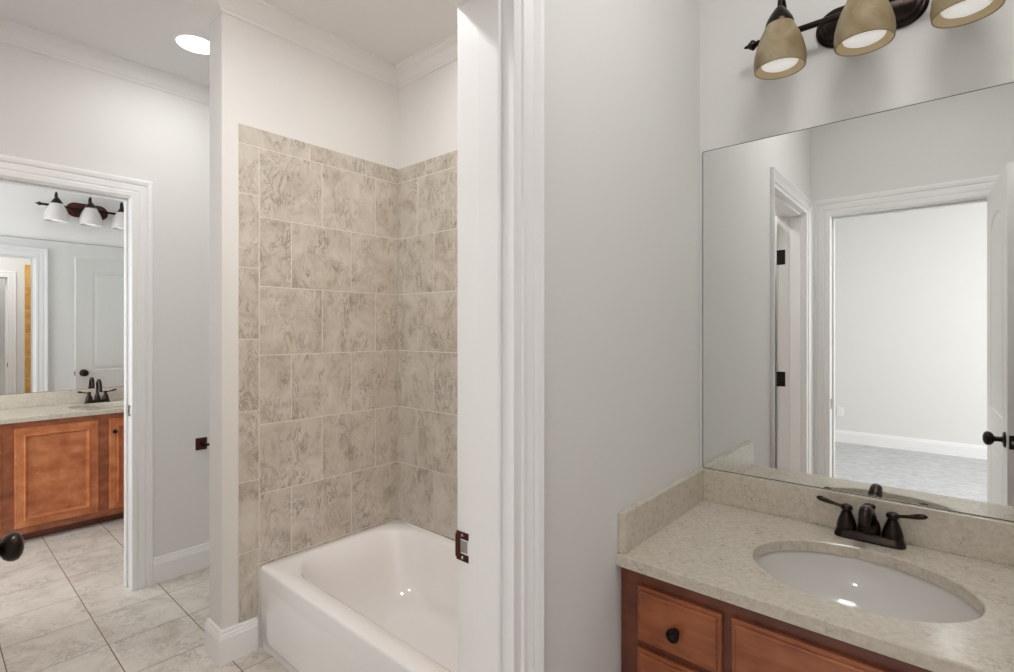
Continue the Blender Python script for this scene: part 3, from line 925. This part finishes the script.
faucet((SCX, 1.694, ZN+0.0006), 0, 'dark bronze two-handle faucet behind the near oval sink', False)
faucet((-5.06, FSY, ZF+0.0006), PI/2, 'dark bronze high-arc faucet on the far countertop', True)

# ------------------------------------------------------------------ mirrors
def mirror(loc, rz, w, z0, z1, label):
    """local: x 0..w, glass front at y=-0.005, back at y=0"""
    root = empty('wall_mirror', loc, rz, label=label, cat='mirror')
    m = MB(); m.box((0, -0.005, z0), (w, 0, z1)); m.build('glass', M_MEDGE, root)
    m = MB(); ids = [m.pt(p) for p in ((0.0022, -0.0052, z0+0.0022), (w-0.0022, -0.0052, z0+0.0022), (w-0.0022, -0.0052, z1-0.0022), (0.0022, -0.0052, z1-0.0022),
                                        (0.0022, -0.0049, z0+0.0022), (w-0.0022, -0.0049, z0+0.0022), (w-0.0022, -0.0049, z1-0.0022), (0.0022, -0.0049, z1-0.0022))]
    for q in ((0,1,2,3),(7,6,5,4),(0,4,5,1),(1,5,6,2),(2,6,7,3),(3,7,4,0)): m.face([ids[k] for k in q])
    m.build('silvering', M_MIRROR, root)
    return root
mirror((-0.634, YB-0.0002, 0), 0, 0.934, ZN+0.1035, 2.003, 'large frameless mirror above the near vanity, reflecting a bright doorway')
mirror((XFAR+0.0055, -0.13, 0), PI/2 - 0.0042, 1.86, ZF+0.1035, 2.076, 'frameless mirror above the far vanity, seen through the far doorway')

# ------------------------------------------------------------------ vanity lights
def vanity_light(loc, rz, label, glass, inner, plate, n=3, pitch=0.20, k_=1.0):
    """origin at the wall, plate centre"""
    root = empty('vanity_light', loc, rz, label=label, cat='wall light')
    def ov(hx, hz, y): return [(p[0], y, p[1]) for p in rrect(-hx, hx, -hz, hz, hz, 0, 12)]
    m = MB(); m.loft([ov(0.130, 0.056, 0), ov(0.130, 0.056, -0.006), ov(0.124, 0.050, -0.010), ov(0.118, 0.044, -0.010), ov(0.113, 0.040, -0.020), ov(0.106, 0.033, -0.021), ov(0.101, 0.028, -0.028), ov(0.09, 0.018, -0.030)])
    m.build('back_plate', plate, root, smooth=True)
    m = MB()
    L = pitch + 0.068
    m.tube([(-L, -0.065, 0), (L, -0.065, 0)], 0.0088, 16)
    for s in (-1, 1):
        m.lathe([(0.0075, 0.0), (0.010, 0.003*s), (0.010, 0.006*s), (0.007, 0.009*s), (0.0145, 0.017*s), (0.0155, 0.022*s), (0.010, 0.030*s), (0.0045, 0.036*s), (0.005, 0.040*s), (0.001, 0.046*s)], (s*L, -0.065, 0), 'x', 16)
    m.tube([(0, -0.02, 0), (0, -0.065, 0)], 0.012, 16)
    m.build('crossbar', M_BRONZE, root, smooth=True)
    for k in range(n):
        x = (k - (n-1)/2) * pitch
        m = MB()
        pts = [(x, -0.065, 0.0)]
        for q in range(0, 13):
            a = PI * q / 12
            pts.append((x, -0.095 + 0.030*math.cos(a), 0.055 + 0.038*math.sin(a)))
        pts.append((x, -0.125, 0.035))
        m.tube(pts, 0.0062, 12)
        m.build('arm', M_BRONZE, root, smooth=True)
        m = MB()
        m.lathe([(0.009, 0.052), (0.014, 0.046), (0.024, 0.032), (0.033, 0.016), (0.0365, 0.006), (0.0365, 0.0), (0.030, 0.0)], (x, -0.125, 0), 'z', 26)
        m.build('socket_cap', M_BRONZE, root, smooth=True)
        m = MB()
        zb = -0.125
        prof = [(0.034, 0.004), (0.040, -0.010), (0.050, -0.030), (0.059, -0.055), (0.0655, -0.082), (0.0675, -0.104), (0.0655, zb), (0.0625, zb-0.001),
                (0.0625, zb+0.002), (0.0640, -0.104), (0.0620, -0.082), (0.0555, -0.055), (0.0465, -0.030), (0.0365, -0.010), (0.031, 0.002)]
        prof = [(q[0]*k_, q[1]) for q in prof]
        m.lathe(prof[:9], (x, -0.125, 0), 'z', 36, False, False)
        m.cur = 1
        m.lathe(prof[8:], (x, -0.125, 0), 'z', 36, False, False)
        sh = m.build('shade', [glass, inner], root, smooth=True)
        m = MB()
        m.lathe([(0.014, 0.0), (0.015, -0.018), (0.022, -0.038), (0.040, -0.062), (0.0500, -0.080), (0.0515, -0.098), (0.046, -0.112), (0.030, -0.120), (0.002, -0.1225)], (x, -0.125, 0), 'z', 24)
        m.build('bulb', M_BULB, sh, smooth=True)
    return root
vanity_light((-0.170, YB-0.0005, 2.275), 0, 'three-shade bronze wall light with amber glass above the near mirror', M_AMBER, M_AMBER_IN, M_BRONZE)
vanity_light((XFAR+0.0005, 0.889, 2.335), PI/2, 'three-shade bronze wall light with frosted white glass above the far mirror', M_FROST, M_FROST, M_BRONZE_RED, k_=1.08)

# ------------------------------------------------------------------ paper holder, outlet
ph = empty('paper_holder', (XP, 1.10, 0.732), PI/2, label='dark bronze toilet paper holder on the white wall beside the wing wall', cat='paper holder')
for x in (0.0, 0.155):
    m = MB(); nested(m, x-0.030, x+0.030, -0.035, 0.035, 0.0, [(0, 0), (0, 0.005), (0.004, 0.008), (0.010, 0.008), (0.013, 0.012), (0.018, 0.012)])
    pl = m.build('mounting_plate', M_BRONZE_RED, ph)
    m = MB(); m.tube([(x, -0.010, 0), (x, -0.05, 0), (x, -0.062, 0)], [0.008, 0.007, 0.010], 14); m.build('post', M_BRONZE, pl, smooth=True)
m = MB(); m.tube([(0.0, -0.058, 0), (0.155, -0.058, 0)], 0.007, 14); m.build('roller', M_BRONZE, ph, smooth=True)

ot = empty('wall_outlet', (-1.035, YBED, 0.38), PI, label='small white outlet plate low on the bright bedroom wall, seen in the near mirror', cat='outlet')
m = MB(); nested(m, -0.036, 0.036, -0.058, 0.058, 0.0, [(0, 0), (0, 0.003), (0.003, 0.0055), (0.006, 0.006)]); m.build('cover_plate', M_PLASTIC, ot)
for z in (-0.022, 0.022):
    m = MB(); m.lathe([(0.0165, -0.006), (0.0165, -0.0075), (0.015, -0.008), (0.001, -0.008)], (0, 0, z), 'y', 20); r_ = m.build('receptacle', M_PLASTIC, ot, smooth=True)
    m = MB(); m.box((-0.0075, -0.0083, z-0.003), (-0.0055, -0.0078, z+0.006)); m.box((0.0055, -0.0083, z-0.003), (0.0075, -0.0078, z+0.006)); m.build('slot', M_DARKSLOT, r_)
